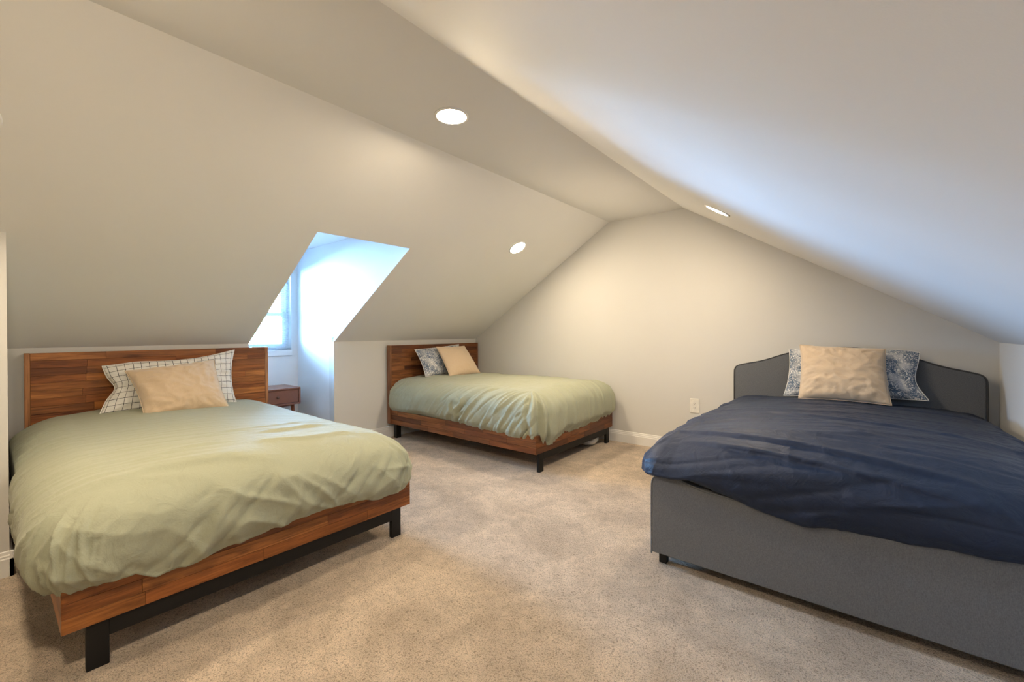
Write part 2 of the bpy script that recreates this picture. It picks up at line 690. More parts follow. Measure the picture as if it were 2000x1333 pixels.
struct(box('ceiling_dormer', (DXW - T, DY0 - TH, DZ), (DXT, DY1 + TH, DZ + .1), M['ceil']))
struct(box('trim_1', (DXT, DY0 - TH, zs(DXT) + .08), (DXT + .06, DY1 + TH, DZ + .1), M['ceil']))


# baseboards: moulded profile, d = distance off the wall
BP = [(0, 0), (.014, 0), (.014, .088), (.011, .094), (.011, .103), (.008, .108), (.006, .122), (0, .126)]


def base(name, axis, wall, sgn, a, b):
    p = [(wall + sgn * d, z) for d, z in BP]
    return struct(MB().prism(p, axis, a, b).build(name, M['trim']))


base('baseboard_far', 0, YG, -1, XL, XR)
base('baseboard_left', 1, XL, 1, DY1, YG)
base('baseboard_left', 1, XL, 1, CY, DY0)
base('baseboard_right', 1, XR, -1, YB, YG)
base('baseboard_closet', 1, CX, 1, YB, CY + .014)
base('baseboard_closet', 0, CY, 1, XL, CX + .014)
base('baseboard_dormer', 0, DY1, -1, DXW, XL + .014)
base('baseboard_dormer', 0, DY0, 1, DXW, XL + .014)
base('baseboard_dormer', 1, DXW, 1, DY0, DY1)


# windows
def window(name, axis, plane, a0, a1, z0, z1, depth_sgn, zm):
    """double hung window; axis = the wall's run axis, plane = outer face of the frame"""
    root = struct(empty(name, (0, 0, 0)))

    def bx(nm, u0, u1, w0, w1, zz0, zz1, mat, par):
        lo, hi = sorted((plane + depth_sgn * w0, plane + depth_sgn * w1))
        if axis == 1:
            return box(nm, (lo, u0, zz0), (hi, u1, zz1), mat, par, .002)
        return box(nm, (u0, lo, zz0), (u1, hi, zz1), mat, par, .002)
    fr = .028
    for (u0, u1, c0, c1) in [(a0, a0 + fr, z0, z1), (a1 - fr, a1, z0, z1), (a0 + fr, a1 - fr, z0, z0 + fr), (a0 + fr, a1 - fr, z1 - fr, z1)]:
        bx('jamb', u0, u1, 0, .07, c0, c1, M['vinyl'], root)
    for nm, w0, c0, c1 in (('lower_sash', .035, z0 + fr, zm + .02), ('upper_sash', .005, zm - .02, z1 - fr)):
        sa = empty(nm, (0, 0, 0))
        sa.parent = root
        st = .042
        u0, u1 = a0 + fr, a1 - fr
        for (p0, p1, d0, d1) in [(u0, u0 + st, c0, c1), (u1 - st, u1, c0, c1), (u0 + st, u1 - st, c0, c0 + st), (u0 + st, u1 - st, c1 - st, c1)]:
            bx('sash_rail', p0, p1, w0, w0 + .028, d0, d1, M['vinyl'], sa)
        bx('pane', u0 + st, u1 - st, w0 + .010, w0 + .016, c0 + st, c1 - st, M['glass'], sa)
    return root


w1 = window('window_1', 1, DXW - T, WY0, WY1, WZ0, WZ1, 1, 1.435)
box('window_sill', (DXW - .05, WY0 - .0, .958), (DXW + .022, WY1 + .0, 1.025), M['trim'], w1, .004)


# ================================================================== BEDS
WOODS = [(a * .88, b * .76, c * .60) for a, b, c in [(.34, .135, .045), (.42, .185, .068), (.27, .10, .036), (.47, .215, .08), (.38, .15, .05), (.22, .085, .034), (.44, .19, .062), (.33, .14, .055)]]


def staves(parent, axis, run0, run1, z0, z1, rows, face, th, rnd, lens=(.30, .85)):
    """wooden staves laid in rows on a board; axis = run axis; face = front plane, th signed thickness"""
    rh = (z1 - z0) / rows
    lo, hi = sorted((face, face + th))
    for r in range(rows):
        p = run0
        first = True
        while p < run1 - 1e-4:
            L = rnd.uniform(*lens) * (rnd.uniform(.3, 1) if first else 1)
            first = False
            e = p + L
            if run1 - e < .12: e = run1
            g = .0005
            a0, a1, c0, c1 = p + g, e - g, z0 + r * rh + g, z0 + (r + 1) * rh - g
            cx, cz = (a0 + a1) / 2, (c0 + c1) / 2
            hx, hz = (a1 - a0) / 2, (c1 - c0) / 2
            ft = (hi - lo) / 2
            if axis == 1:
                o = box('plank', (-ft, -hx, -hz), (ft, hx, hz), M['woody'], parent, .0007)
                o.location = ((lo + hi) / 2, cx, cz)
            else:
                o = box('plank', (-hx, -ft, -hz), (hx, ft, hz), M['woodx'], parent, .0007)
                o.location = (cx, (lo + hi) / 2, cz)
            c = rnd.choice(WOODS)
            k = rnd.uniform(.85, 1.1)
            o.color = (c[0] * k, c[1] * k, c[2] * k, 1)
            p = e


def tint(o, c):
    o.color = (*c, 1)
    return o


def wood_bed(x0, y0, y1, xf, ztop, seed, label, hby=None, shade_tone=(1, 1, 1)):
    """headboard back at x0, foot face at xf, sides y0..y1 (local frame: origin on the floor at the headboard)"""
    rnd = random.Random(seed)
    W = y1 - y0
    L = xf - x0
    r = setp(empty('platform_bed', (x0, y0, 0)), label, 'bed', 'wooden platform beds')
    h0, h1 = (0, W) if hby is None else (hby[0] - y0, hby[1] - y0)
    hb = tint(box('headboard', (0, h0 + .004, .168), (.040, h1 - .004, ztop - .003), M['woody'], r), (.26, .10, .04))
    staves(hb, 1, h0 + .026, h1 - .026, .33, ztop, 15, .040, .012, rnd)
    for yy in (h0, h1 - .026):
        tint(box('stile', (-.0, yy, .168), (.054, yy + .0255, ztop), M['woodz'], hb, .001), (.36, .16, .065))
    zr0, zr1 = .168, .325
    for nm, yy, face, th in (('side_rail', 0, .008, -.008), ('side_rail', W, W - .008, .008)):
        a, b2 = (.008, .03) if yy == 0 else (W - .03, W - .008)
        sr = tint(box(nm, (.052, a, zr0), (L - .03, b2, zr1 - .001), M['woodx'], r), (.24, .10, .04))
        staves(sr, 0, .052, L - .002, zr0, zr1, 3, face, th, rnd, (.35, .8))
    fr = tint(box('foot_rail', (L - .03, .008, zr0), (L - .008, W - .008, zr1 - .001), M['woody'], r), (.24, .10, .04))
    staves(fr, 1, .001, W - .001, zr0, zr1, 3, L - .008, .008, rnd, (.3, .75))
    # steel base
    lx1 = L - .010
    for yy in (.062, W - .124):
        box('leg', (lx1 - .028, yy, 0), (lx1, yy + .062, zr0), M['steel'], r, .0015)
        box('leg', (.045, yy - .02, 0), (.10, yy + .042, zr0), M['steel'], r, .0015)
    box('apron', (lx1 - .026, .124, .103), (lx1 - .001, W - .124, zr0), M['steel'], r, .0015)
    box('center_beam', (.10, W / 2 - .02, .12), (lx1 - .028, W / 2 + .02, zr0), M['steel'], r, .0015)
    for xx in (.65, 1.35):
        box('center_leg', (xx, W / 2 - .02, 0), (xx + .04, W / 2 + .02, .12), M['steel'], r, .0015)
    box('platform', (.052, .03, zr0), (L - .03, W - .03, zr0 + .03), M['woodx'], r)
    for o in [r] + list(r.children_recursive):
        if o.type == 'MESH': o.color = (o.color[0] * shade_tone[0], o.color[1] * shade_tone[1], o.color[2] * shade_tone[2], 1)
    return r


wood_bed(-4.262, .158, 1.632, -2.142, 1.090, 3, 'acacia platform bed on black steel legs, nearest, with headboard beside the closet corner')
wood_bed(-4.262, 2.945, 4.375, -2.150, 1.068, 11, 'acacia platform bed on black steel legs in the far corner beneath the gable wall', (2.932, 4.392), (.60, .58, .66))  # same wood, its colour darkened to stand in for the corner's shade

# grey upholstered bed ------------------------------------------------
RX0, RX1, RYF = -.862, .672, 2.197
rb = setp(empty('upholstered_bed', (0, 0, 0)), 'grey linen upholstered bed with curved headboard on the right', 'bed')


def panel(name, outline, ya, yb, rnd_edge, mat, parent):
    """upright padded panel with softened edges; outline in (x,z), counter-clockwise"""
    n = len(outline)
    cx = sum(p[0] for p in outline) / n
    cz = sum(p[1] for p in outline) / n
    P = [Vector((p[0], p[1])) for p in outline]
    nor = []
    for i in range(n):
        t = (P[(i + 1) % n] - P[i - 1]).normalized()
        nor.append(Vector((t.y, -t.x)))
    V, F = [], []
    layers = []
    d = (yb - ya)
    for tt, ins in [(0, rnd_edge), (.12, rnd_edge * .35), (.3, .0), (.7, 0), (.88, rnd_edge * .35), (1, rnd_edge)]:
        layers.append((ya + d * tt, ins))
    for y, ins in layers:
        for i in range(n):
            q2 = P[i] - nor[i] * ins
            V.append((q2.x, y, q2.y))
    for k2 in range(len(layers) - 1):
        for i in range(n):
            j = (i + 1) % n
            F.append((k2 * n + i, k2 * n + j, (k2 + 1) * n + j, (k2 + 1) * n + i))
    F.append(tuple(range(n)))
    F.append(tuple((len(layers) - 1) * n + i for i in range(n))[::-1])
    mb = MB().add(V, F)
    return mb.build(name, mat, parent)


def smooth_poly(pts, it=2):
    for _ in range(it):
        q = [pts[0]]
        for a, b in zip(pts[:-1], pts[1:]):
            q.append((a[0] * .75 + b[0] * .25, a[1] * .75 + b[1] * .25))
            q.append((a[0] * .25 + b[0] * .75, a[1] * .25 + b[1] * .75))
        q.append(pts[-1])
        pts = q
    return pts


hx0, hx1 = -.922, .660
hc = (hx0 + hx1) / 2
half = [(hx0, .055), (hx0, .80), (hx0 + .004, .895), (hx0 + .075, .918), (hx0 + .23, .952), (hx0 + .40, 1.022), (hx0 + .56, 1.062), (hc, 1.085)]
top = smooth_poly(half + [(2 * hc - x, z) for x, z in half[-2::-1]])
hb = panel('headboard', top[::-1], YG - .075, YG - .018, .012, M['linen'], rb)
pip = MB().tube([(x, YG - .071, z - .006) for x, z in top], .0055, 6)
pip.build('piping', M['pipe'], hb, True)
fc = (RX0 + RX1) / 2
half = [(RX0, .056), (RX0, .36), (RX0 + .002, .452), (RX0 + .05, .474), (RX0 + .12, .478), (RX0 + .20, .452), (RX0 + .30, .432), (fc, .425)]
ft = smooth_poly(half + [(2 * fc - x, z) for x, z in half[-2::-1]])
fb = panel('footboard', ft[::-1], RYF, RYF + .055, .010, M['linen'], rb)
MB().tube([(x, RYF + .004, z - .004) for x, z in ft], .004, 6).build('piping', M['linen'], fb, True)
for xx in (RX0 + .004, RX1 - .054):
    box('side_rail', (xx, RYF + .055, .056), (xx + .05, YG - .075, .36), M['linen'], rb, .01)
for xx in (RX0 + .028, RX1 - .066):
    for yy in (RYF + .035, YG - .15):
        box('leg', (xx, yy, 0), (xx + .038, yy + .038, .06), M['steel'], rb, .002)
box('platform', (RX0 + .054, RYF + .055, .20), (RX1 - .054, YG - .075, .24), M['linen'], rb)


# mattresses
def mattress(label, a, b2):
    mb = MB().box(a, b2, .05)
    return setp(mb.build('mattress', M['sheet']), label, 'mattress', 'mattresses under the duvets')


mattress('white sheeted mattress under the sage duvet of the nearest bed', (-4.200, .195, .199), (-2.180, 1.595, .565))
mattress('white sheeted mattress under the sage duvet in the far corner', (-4.200, 3.000, .199), (-2.203, 4.335, .60))
mattress('white sheeted mattress under the navy duvet', (RX0 + .06, RYF + .062, .241), (RX1 - .06, YG - .085, .565))


# ------------------------------------------------------------------ duvets
def duvet(name, mat, L, W, ztop, Rf, Rs, Rz, hem_side0, hem_foot, hem_side1, disp, bulge=.03, tuck=.04, step=.010, nskirt=64, pw=2.6, clamp=None, thick=.02, frame=None, label='', cat='duvet', extra=None):
    """comforter: local x from headboard (0) to foot (L), y across -W/2..W/2.
    side0 = -y side, side1 = +y side; hem_* give hem heights along the run 0..1"""
    cx1 = L - Rf
    cy = W / 2 - Rs
    xs = np.concatenate([np.linspace(0, cx1, int(cx1 / step)), cx1 + np.linspace(0, 1, nskirt)[1:] * 1.0])
    ys = np.concatenate([-cy - np.linspace(1, 0, nskirt)[:-1], np.linspace(-cy, cy, int(2 * cy / step)), cy + np.linspace(0, 1, nskirt)[1:]])
    A, B = np.meshgrid(xs, ys, indexing='ij')
    X = np.minimum(A, cx1)
    Y = np.clip(B, -cy, cy)
    dx = A - X
    dy = B - Y
    fr = np.maximum(dx, np.abs(dy))
    ang = np.arctan2(np.abs(dy), np.maximum(dx, 1e-9))       # 0 = foot, pi/2 = side
    ang = np.where(fr < 1e-9, 0, ang)
    sg = np.sign(np.where(np.abs(dy) > 0, dy, Y))
    ca, sa = np.cos(ang), np.sin(ang)
    kn = (np.abs(ca) ** pw + np.abs(sa) ** pw) ** (1 / pw)
    ca, sa = ca / kn, sa / kn
    # smooth square-to-round corner
    hs = np.where(sg < 0, hem_side0(np.clip(X / cx1, 0, 1)), hem_side1(np.clip(X / cx1, 0, 1)))
    hf = hem_foot((Y + cy) / (2 * cy))
    wgt = ss(0, 1, ang / (math.pi / 2))
    hem = hf * (1 - wgt) + hs * wgt
    zt = ztop(X, Y)
    Ro = np.sqrt((Rf * ca) ** 2 + (Rs * sa) ** 2)
    arc = math.pi / 2 * np.sqrt((Ro ** 2 + Rz ** 2) / 2)
    dv = np.maximum(zt - Rz - hem, .02)
    s = fr * (arc + dv)
    ph = np.minimum(s / arc, 1) * math.pi / 2
    v = np.clip((s - arc) / dv, 0, 1)
    g = np.sin(ph)
    PX = X + Rf * g * ca
    PY = Y + sg * Rs * g * sa
    PZ = zt - Rz * (1 - np.cos(ph)) - dv * v
    o = bulge * np.sin(np.pi * np.clip(.35 * g + .65 * v, 0, 1)) * g - tuck * ss(.55, 1.0, v)
    # perimeter coordinate
    t = np.where(sg < 0, X, 2 * cx1 - X + 2 * cy + .6)
    tc_ = np.where(sg < 0, cx1 + .3 * (1 - ang / (math.pi / 2)), cx1 + .3 + 2 * cy + .3 * (ang / (math.pi / 2)))
    tf = cx1 + .3 + (Y + cy)
    t = np.where(dx > 1e-9, np.where(np.abs(dy) > 1e-9, tc_, tf), t)
    d = disp(dict(X=X, Y=Y, A=PX, B=PY, t=t, s=s, fr=fr, v=v, ph=ph, ang=ang, sg=sg, g=g, W=W, L=L, arc=arc))
    n_out = np.sin(ph)
    n_up = np.cos(ph)
    off = o + d * n_out
    PX = PX + off * ca * (fr > 0)
    PY = PY + off * sa * sg * (fr > 0)
    PZ = PZ + d * n_up
    if clamp: PX, PY, PZ = clamp(PX, PY, PZ)
    nx, ny = A.shape
    V = np.stack([PX, PY, PZ], -1).reshape(-1, 3)
    idx = np.arange(nx * ny).reshape(nx, ny)
    F = np.stack([idx[:-1, :-1], idx[1:, :-1], idx[1:, 1:], idx[:-1, 1:]], -1).reshape(-1, 4)
    ob = mesh(name, V.tolist(), F.tolist(), mat, None, True)
    md = ob.modifiers.new('thickness', 'SOLIDIFY')
    md.thickness = thick
    md.offset = -1
    ob.location = frame[0]
    ob.rotation_euler = (0, 0, frame[1])
    return setp(ob, label, cat)


def fold(A, B, pts, wid, amp, sharp=0.0):
    """a soft crease along a polyline in the duvet's plan"""
    D = np.full(A.shape, 1e9)
    sd = np.zeros(A.shape)
    along = np.zeros(A.shape)
    n = len(pts) - 1
    for i in range(n):
        (x0, y0), (x1, y1) = pts[i], pts[i + 1]
        ex, ey = x1 - x0, y1 - y0
        L2 = ex * ex + ey * ey
        u = np.clip(((A - x0) * ex + (B - y0) * ey) / L2, 0, 1)
        dx_, dy_ = A - x0 - u * ex, B - y0 - u * ey
        dd = np.hypot(dx_, dy_)
        side = np.sign(ex * dy_ - ey * dx_)
        m_ = dd < D
        D = np.where(m_, dd, D)
        sd = np.where(m_, side, sd)
        along = np.where(m_, (i + u) / n, along)
    env = np.sin(np.pi * np.clip(along, .02, .98)) ** .6
    w_ = np.where(sd > 0, wid, wid * (1 - sharp))
    return amp * env * np.exp(-(D / w_) ** 2)


# near bed: origin at the headboard face, centre line
LX0, LYC = -4.200, .895


def disp_left(q):
    X, Y, A, B, t, s, g, v = q['X'], q['Y'], q['A'], q['B'], q['t'], q['s'], q['g'], q['v']
    top = 1 - g
    d = .006 * vn(A * 1.6, B * 2.2, 3)
    # long shallow creases across the width of the top
    u = A * .95 - B * .30
    w_ = A * .30 + B * .95
    d += top * .010 * crease(u * 6.0, w_ * .9, 5) * ss(.7, 1.8, A)
    d -= top * .005 * crease(u * 11.0, w_ * .9, 9) * ss(.2, 1.2, A)
    side = ss(.5, 1.3, q['ang'])
    foot = g * (1 - side)
    # draped foot: big diagonal folds, then smaller ones across them
    d += foot * .014 * vn((t + .45 * s) * 2.6, s * 2.4, 12)
    low = ss(.12, .42, s)
    d += foot * low * .036 * crease((t + .80 * s) * 3.4, (s - .3 * t) * 1.9, 17)
    d += foot * low * .022 * crease((t - .95 * s) * 5.0, (s + .3 * t) * 2.2, 21)
    d -= foot * low * .018 * crease((t + .70 * s) * 7.5, s * 2.2, 25)
    d -= foot * .006 * crease((t + .9 * s) * 14, s * 3.0, 27)
    # gathers at the hem
    d += .016 * ss(.2, 1, v) * crease(t * 8, s * 2, 31) + .005 * ss(.4, 1, v) * vn(t * 30, s * 9, 33)
    # corners
    cn = ss(.10, .5, q['ang']) * (1 - ss(1.1, 1.5, q['ang'])) * g
    d += cn * .022 * crease(q['ang'] * 4.0 + s * 1.2, s * 1.6, 40) * ss(.1, .3, s)
    d += cn * .010 * crease(q['ang'] * 8.0 - s * 1.0, s * 2.6, 42) * ss(.1, .3, s)
    # tight pleats on the closet side
    sd = side * g
    d += sd * .016 * crease((t + .30 * s) * 9, s * 1.3, 44) + sd * .006 * crease((t + .2 * s) * 19, s * 2.0, 46)
    return d


def fl(px, py):
    return (px - LX0, py - LYC)


def disp_left_all(q):
    d = disp_left(q)
    A, B = q['A'], q['B']
    d += fold(A, B, [fl(-2.28, .20), fl(-2.30, .45), fl(-2.24, .70), fl(-2.14, .95)], .05, .014, .6)
    d += fold(A, B, [fl(-2.62, .98), fl(-2.62, 1.18), fl(-2.68, 1.45)], .045, .016, .6)
    d += fold(A, B, [fl(-2.36, .85), fl(-2.30, 1.10), fl(-2.36, 1.40)], .05, .016, .6)
    d += fold(A, B, [fl(-2.75, .75), fl(-2.78, 1.1), fl(-2.90, 1.45)], .03, .008, .6)
    d += fold(A, B, [fl(-2.48, .30), fl(-2.52, .7), fl(-2.50, 1.0)], .035, .006, .5)
    return d


hem_n = lambda a, b2, sd, f=6, am=.012: (lambda u: a + (b2 - a) * u + am * vn(np.asarray(u) * f, np.asarray(u) * 0 + .37, sd))


def hem_left_foot(u):
    u = np.asarray(u)
    return np.interp(u, [0, .06, .12, .3, .55, .7, .88, 1.0], [.320, .280, .280, .300, .325, .330, .310, .275]) + .008 * vn(u * 14, u * 0 + .2, 51)


duvet('duvet', M['sage'], 2.118, 1.550,
      lambda X, Y: .612 + .058 * (1 - (Y / .80) ** 2) + .020 * np.exp(-((X - .1) / .5) ** 2) - .028 * ss(-.2, .7, Y),
      .27, .25, .20, hem_n(.33, .30, 52), hem_left_foot, hem_n(.33, .31, 53), disp_left_all,
      bulge=.030, tuck=.015, frame=((LX0, LYC - .022, 0), 0),
      clamp=lambda x, y, z: (x, np.where(x < -3.29 - LX0, np.maximum(y, .092 - LYC + .022), y), z),
      label='sage green duvet spread over the nearest wooden bed')

# far bed
MX0, MYC = -4.200, 3.668


def disp_mid(q):
    X, Y, A, B, t, s, g, v = q['X'], q['Y'], q['A'], q['B'], q['t'], q['s'], q['g'], q['v']
    top = 1 - g
    d = .008 * vn(A * 1.8, B * 2.0, 103)
    d += top * .012 * crease((A + .4 * B) * 3.4, (B - .4 * A) * 1.6, 105) + top * .004 * crease(A * 9, B * 6, 106)
    side = ss(.6, 1.3, q['ang'])
    amp = ss(.12, .7, X / 1.8)
    hemf = 1 - .8 * ss(.55, 1, v)
    d += g * side * hemf * (.008 + .030 * amp) * crease((t + .70 * s) * 8.0, s * 1.1, 112, .25)
    d -= g * side * hemf * (.004 + .018 * amp) * crease((t + .90 * s) * 12, s * 1.8, 114, .3)
    d += g * side * hemf * .008 * crease((t + .6 * s) * 22, s * 2.6, 116)
    ft = 1 - side
    d += g * ft * .026 * crease((t + .12 * s) * 7.0, s * 1.1, 120)
    d += g * ft * .013 * crease((t - .1 * s) * 15, s * 2.0, 122)
    d += .010 * (1 - .7 * side) * ss(.3, 1, v) * crease(t * 13, s * 2, 131)
    cn = ss(.12, .5, q['ang']) * (1 - ss(1.1, 1.45, q['ang'])) * g
    d += cn * (1 - .6 * ss(.5, 1, v)) * .024 * np.sin(q['ang'] * 15 + 1.2 * vn(s * 4, q['ang'] * 2, 140))
    # a pinched gather two thirds along the near side
    gx = np.exp(-((t - 1.10 + .35 * (s - .4)) / .13) ** 2) * (q['sg'] < 0) * g
    d += gx * .022 * np.sin((t + .5 * s) * 55 + 3 * vn(t * 9, s * 9, 150)) * ss(.15, .35, s) * hemf
    return d


def hem_mid_side(u):
    u = np.asarray(u)
    return np.interp(u, [0, .1, .25, .45, .6, .75, .9, 1], [.29, .290, .325, .300, .290, .262, .250, .245]) + .005 * vn(u * 7, u * 0 + .4, 151)


def hem_mid_foot(u):
    u = np.asarray(u)
    return np.interp(u, [0, .03, .10, .16, .5, .8, .93, 1], [.215, .205, .24, .275, .275, .290, .300, .29]) + .012 * vn(u * 15, u * 0 + .7, 152)


duvet('duvet', M['sage'], 2.085, 1.475,
      lambda X, Y: .648 + .055 * (1 - (Y / .74) ** 2) + .012 * np.exp(-((X - 1.3) / .4) ** 2),
      .22, .21, .20, hem_mid_side, hem_mid_foot, hem_n(.31, .30, 153), disp_mid,
      bulge=.030, tuck=.035, frame=((MX0, MYC + .005, 0), 0),
      clamp=lambda x, y, z: (x, np.minimum(y, 4.402 - MYC - .005), z),
      label='rumpled sage green duvet on the wooden bed in the far corner')

# navy duvet: local x runs towards the camera (-Y), local y along +X
RYH = YG - .080


def disp_right(q):
    X, Y, A, B, t, s, g, v = q['X'], q['Y'], q['A'], q['B'], q['t'], q['s'], q['g'], q['v']
    top = 1 - g
    d = .010 * vn(A * 2.2, B * 1.6, 203)
    d += top * .014 * crease(A * 5 + B * 1.0, B * 1.1, 205) * ss(.1, .5, A)
    d += top * .006 * crease(A * 12 + B * 2.2, B * 1.6, 207)
    ft = 1 - ss(.5, 1.2, q['ang'])
    # long sweeping folds along the foot
    d += ft * g * .020 * crease(s * 4.2 + t * .9, t * .8, 212) * ss(.1, .5, s)
    d -= ft * g * .010 * crease(s * 8 + t * 2.0, t * 1.1, 214)
    d += ft * g * .006 * crease(s * 3 - t * 7, s * 1.4 + t, 216)
    sd = ss(.25, .8, q['ang'])
    d += sd * g * .034 * crease((t + .15 * s) * 7.5, s * 1.2, 220)
    d += sd * g * .016 * crease((t - .1 * s) * 15, s * 2.0, 222)
    d += .012 * ss(.2, 1, v) * crease(t * 9, s * 2, 231)
    A_, B_ = q['A'], q['B']
    # folding lines pressed into the cover
    d += fold(A_, B_, [(1.32, -.72), (1.40, -.2), (1.42, .3), (1.48, .75)], .03, .010, .5)
    d += fold(A_, B_, [(1.80, -.45), (1.86, -.1), (1.90, .3), (1.95, .7)], .012, -.006)
    d += fold(A_, B_, [(1.90, -.66), (1.97, -.35), (2.02, .05), (2.06, .5)], .028, .020, .6)
    d += fold(A_, B_, [(2.02, -.62), (2.07, -.3), (2.11, .1), (2.14, .5)], .026, .020, .6)
    return d


def hem_right_foot(u):
    u = np.asarray(u)
    return np.interp(u, [0, .08, .16, .26, .36, .44, .55, .7, 1], [.478, .475, .452, .422, .398, .388, .402, .410, .44]) + .005 * vn(u * 10, u * 0 + .4, 251)


duvet('duvet', M['navy'], RYH - 2.172, 1.610,
      lambda X, Y: .632 + .066 * (1 - (Y / .82) ** 2) * ss(-.2, .6, X) + .03 * (1 - (Y / .82) ** 2) * ss(.7, 1.5, X) - .02 * ss(.55, .8, Y),
      .43, .17, .185, hem_n(.43, .415, 252), hem_right_foot, hem_n(.40, .40, 253), disp_right,
      bulge=.022, tuck=.01, pw=5.0, frame=((-.115, RYH, 0), -math.pi / 2),
      clamp=lambda x, y, z: (x, np.minimum(y, .705 + .115), z),
      label='navy blue duvet spread over the grey upholstered bed')


# ------------------------------------------------------------------ pillows
def pillow(name, corners, thick, mat, label, cat='pillow', pinch=.10, seed=1, wr=1.0, size=None, shape=None, back=.45, piping=None, nu=64, nv=52):
    """corners TL, TR, BR, BL as seen from the room; the cushion bulges along the corner plane's normal"""
    TL, TR, BR, BL = [np.array(c, float) for c in corners]
    U, Vv = np.meshgrid(np.linspace(-1, 1, nu), np.linspace(-1, 1, nv), indexing='ij')   # u left-right, v bottom-top
    Ue = U * (1 - pinch * (1 - Vv ** 2) * np.abs(U) ** 3)
    Ve = Vv * (1 - pinch * .9 * (1 - U ** 2) * np.abs(Vv) ** 3)
    if shape: Ue, Ve = shape(U, Vv, Ue, Ve)
    a = ((Ue + 1) / 2)[..., None]
    b3 = ((Ve + 1) / 2)[..., None]
    P = (BL * (1 - a) + BR * a) * (1 - b3) + (TL * (1 - a) + TR * a) * b3
    nr = np.cross((TR + BR) / 2 - (TL + BL) / 2, (TL + TR) / 2 - (BL + BR) / 2)
    nr /= np.linalg.norm(nr)
    prof = ((1 - np.abs(U) ** 2.6) * (1 - np.abs(Vv) ** 2.6))
    prof = np.clip(prof, 0, 1) ** .62
    edge = np.clip(1 - prof, 0, 1)
    th_ = np.arctan2(Vv, U)
    rr = np.maximum(np.abs(U), np.abs(Vv))
    wrk = .010 * ridge(U * 2.3 + Vv * .8 + 5, Vv * 2.4 - U * .5, seed) + .006 * ridge(th_ * 5.5, rr * 2.2, seed + 1) * ss(.35, .8, rr) + .004 * ridge(U * 5, Vv * 6, seed + 2)
    wrk = wrk * wr * np.clip(prof * 2.2, 0, 1)
    front = P + nr * (thick * prof + wrk)[..., None]
    rear = P - nr * (thick * back * prof)[..., None]
    # wavy rim
    n = nu * nv
    V = np.concatenate([front.reshape(-1, 3), rear.reshape(-1, 3)])
    idx = np.arange(n).reshape(nu, nv)
    f1 = np.stack([idx[:-1, :-1], idx[1:, :-1], idx[1:, 1:], idx[:-1, 1:]], -1).reshape(-1, 4)
    f2 = f1[:, ::-1] + n
    rim = np.concatenate([idx[:, 0], idx[-1, 1:], idx[-2::-1, -1], idx[0, -2:0:-1]])
    f3 = [(rim[i], rim[i] + n, rim[(i + 1) % len(rim)] + n, rim[(i + 1) % len(rim)]) for i in range(len(rim))]
    wsz = np.linalg.norm((TR + BR) / 2 - (TL + BL) / 2)
    hsz = np.linalg.norm((TL + TR) / 2 - (BL + BR) / 2)
    uv = np.stack([(U * .5 + .5) * wsz, (Vv * .5 + .5) * hsz], -1).reshape(-1, 2)
    c0 = (BL + BR) / 2
    ob = mesh(name, (V - c0).tolist(), f1.tolist() + f2.tolist() + [tuple(int(i) for i in f) for f in f3], mat, None, True, np.concatenate([uv, uv]))
    ob.location = tuple(c0)
    import bmesh
    bm = bmesh.new()
    bm.from_mesh(ob.data)
    bmesh.ops.remove_doubles(bm, verts=bm.verts, dist=.0004)
    bmesh.ops.recalc_face_normals(bm, faces=bm.faces)
    bm.to_mesh(ob.data)
    bm.free()
    rimp = [front.reshape(-1, 3)[i] - c0 for i in rim]
    seam = MB().tube(rimp, .0035, 6, True).build('seam', piping or mat, ob, True)
    return setp(ob, label, cat)


def shape_grid(U, V, Ue, Ve):
    # the open end of the pillowcase folds in on the left, ear up at the top right
    Ue = Ue + .10 * np.exp(-((V - .05) / .35) ** 2) * np.clip(-U, 0, 1) ** 3
    Ve = Ve - .10 * np.clip(V, 0, 1) ** 3 * np.exp(-((U - .35) / .6) ** 2) + .05 * np.clip(V, 0, 1) ** 3 * np.exp(-((U + .55) / .25) ** 2)
    return Ue, Ve


pillow('pillow', [(-4.13, .516, .988), (-4.13, 1.336, 1.082), (-3.99, 1.303, .640), (-3.99, .477, .655)], .085, M['grid'],
       'white pillow with black windowpane checks against the nearest headboard', seed=301, shape=shape_grid, wr=1.6, pinch=.08)
pillow('throw_pillow', [(-4.005, .617, .954), (-4.005, 1.152, 1.005), (-3.75, 1.176, .645), (-3.75, .675, .642)], .095, M['blush'],
       'beige throw pillow in front of the black-checked pillow', seed=311, wr=1.5, pinch=.07, back=.12)
pillow('pillow', [(-4.12, 3.219, 1.014), (-4.12, 3.936, 1.057), (-3.97, 3.83, .69), (-3.97, 3.261, .695)], .06, M['floralm'],
       'slate blue floral pillow against the far corner headboard', seed=321, pinch=.06)
pillow('throw_pillow', [(-4.02, 3.465, 1.039), (-4.04, 3.961, 1.037), (-3.78, 3.984, .70), (-3.78, 3.467, .690)], .07, M['blush'],
       'beige throw pillow leaning on the far corner bed', seed=331, wr=.5, pinch=.05, back=.2)


def shape_rb(U, V, Ue, Ve):
    Ve = Ve - .16 * np.clip(U, 0, 1) ** 5 * np.clip(V, 0, 1) ** 2
    Ue = Ue - .09 * np.clip(U, 0, 1) ** 2 * np.exp(-((V + .30) / .60) ** 2)
    return Ue, Ve


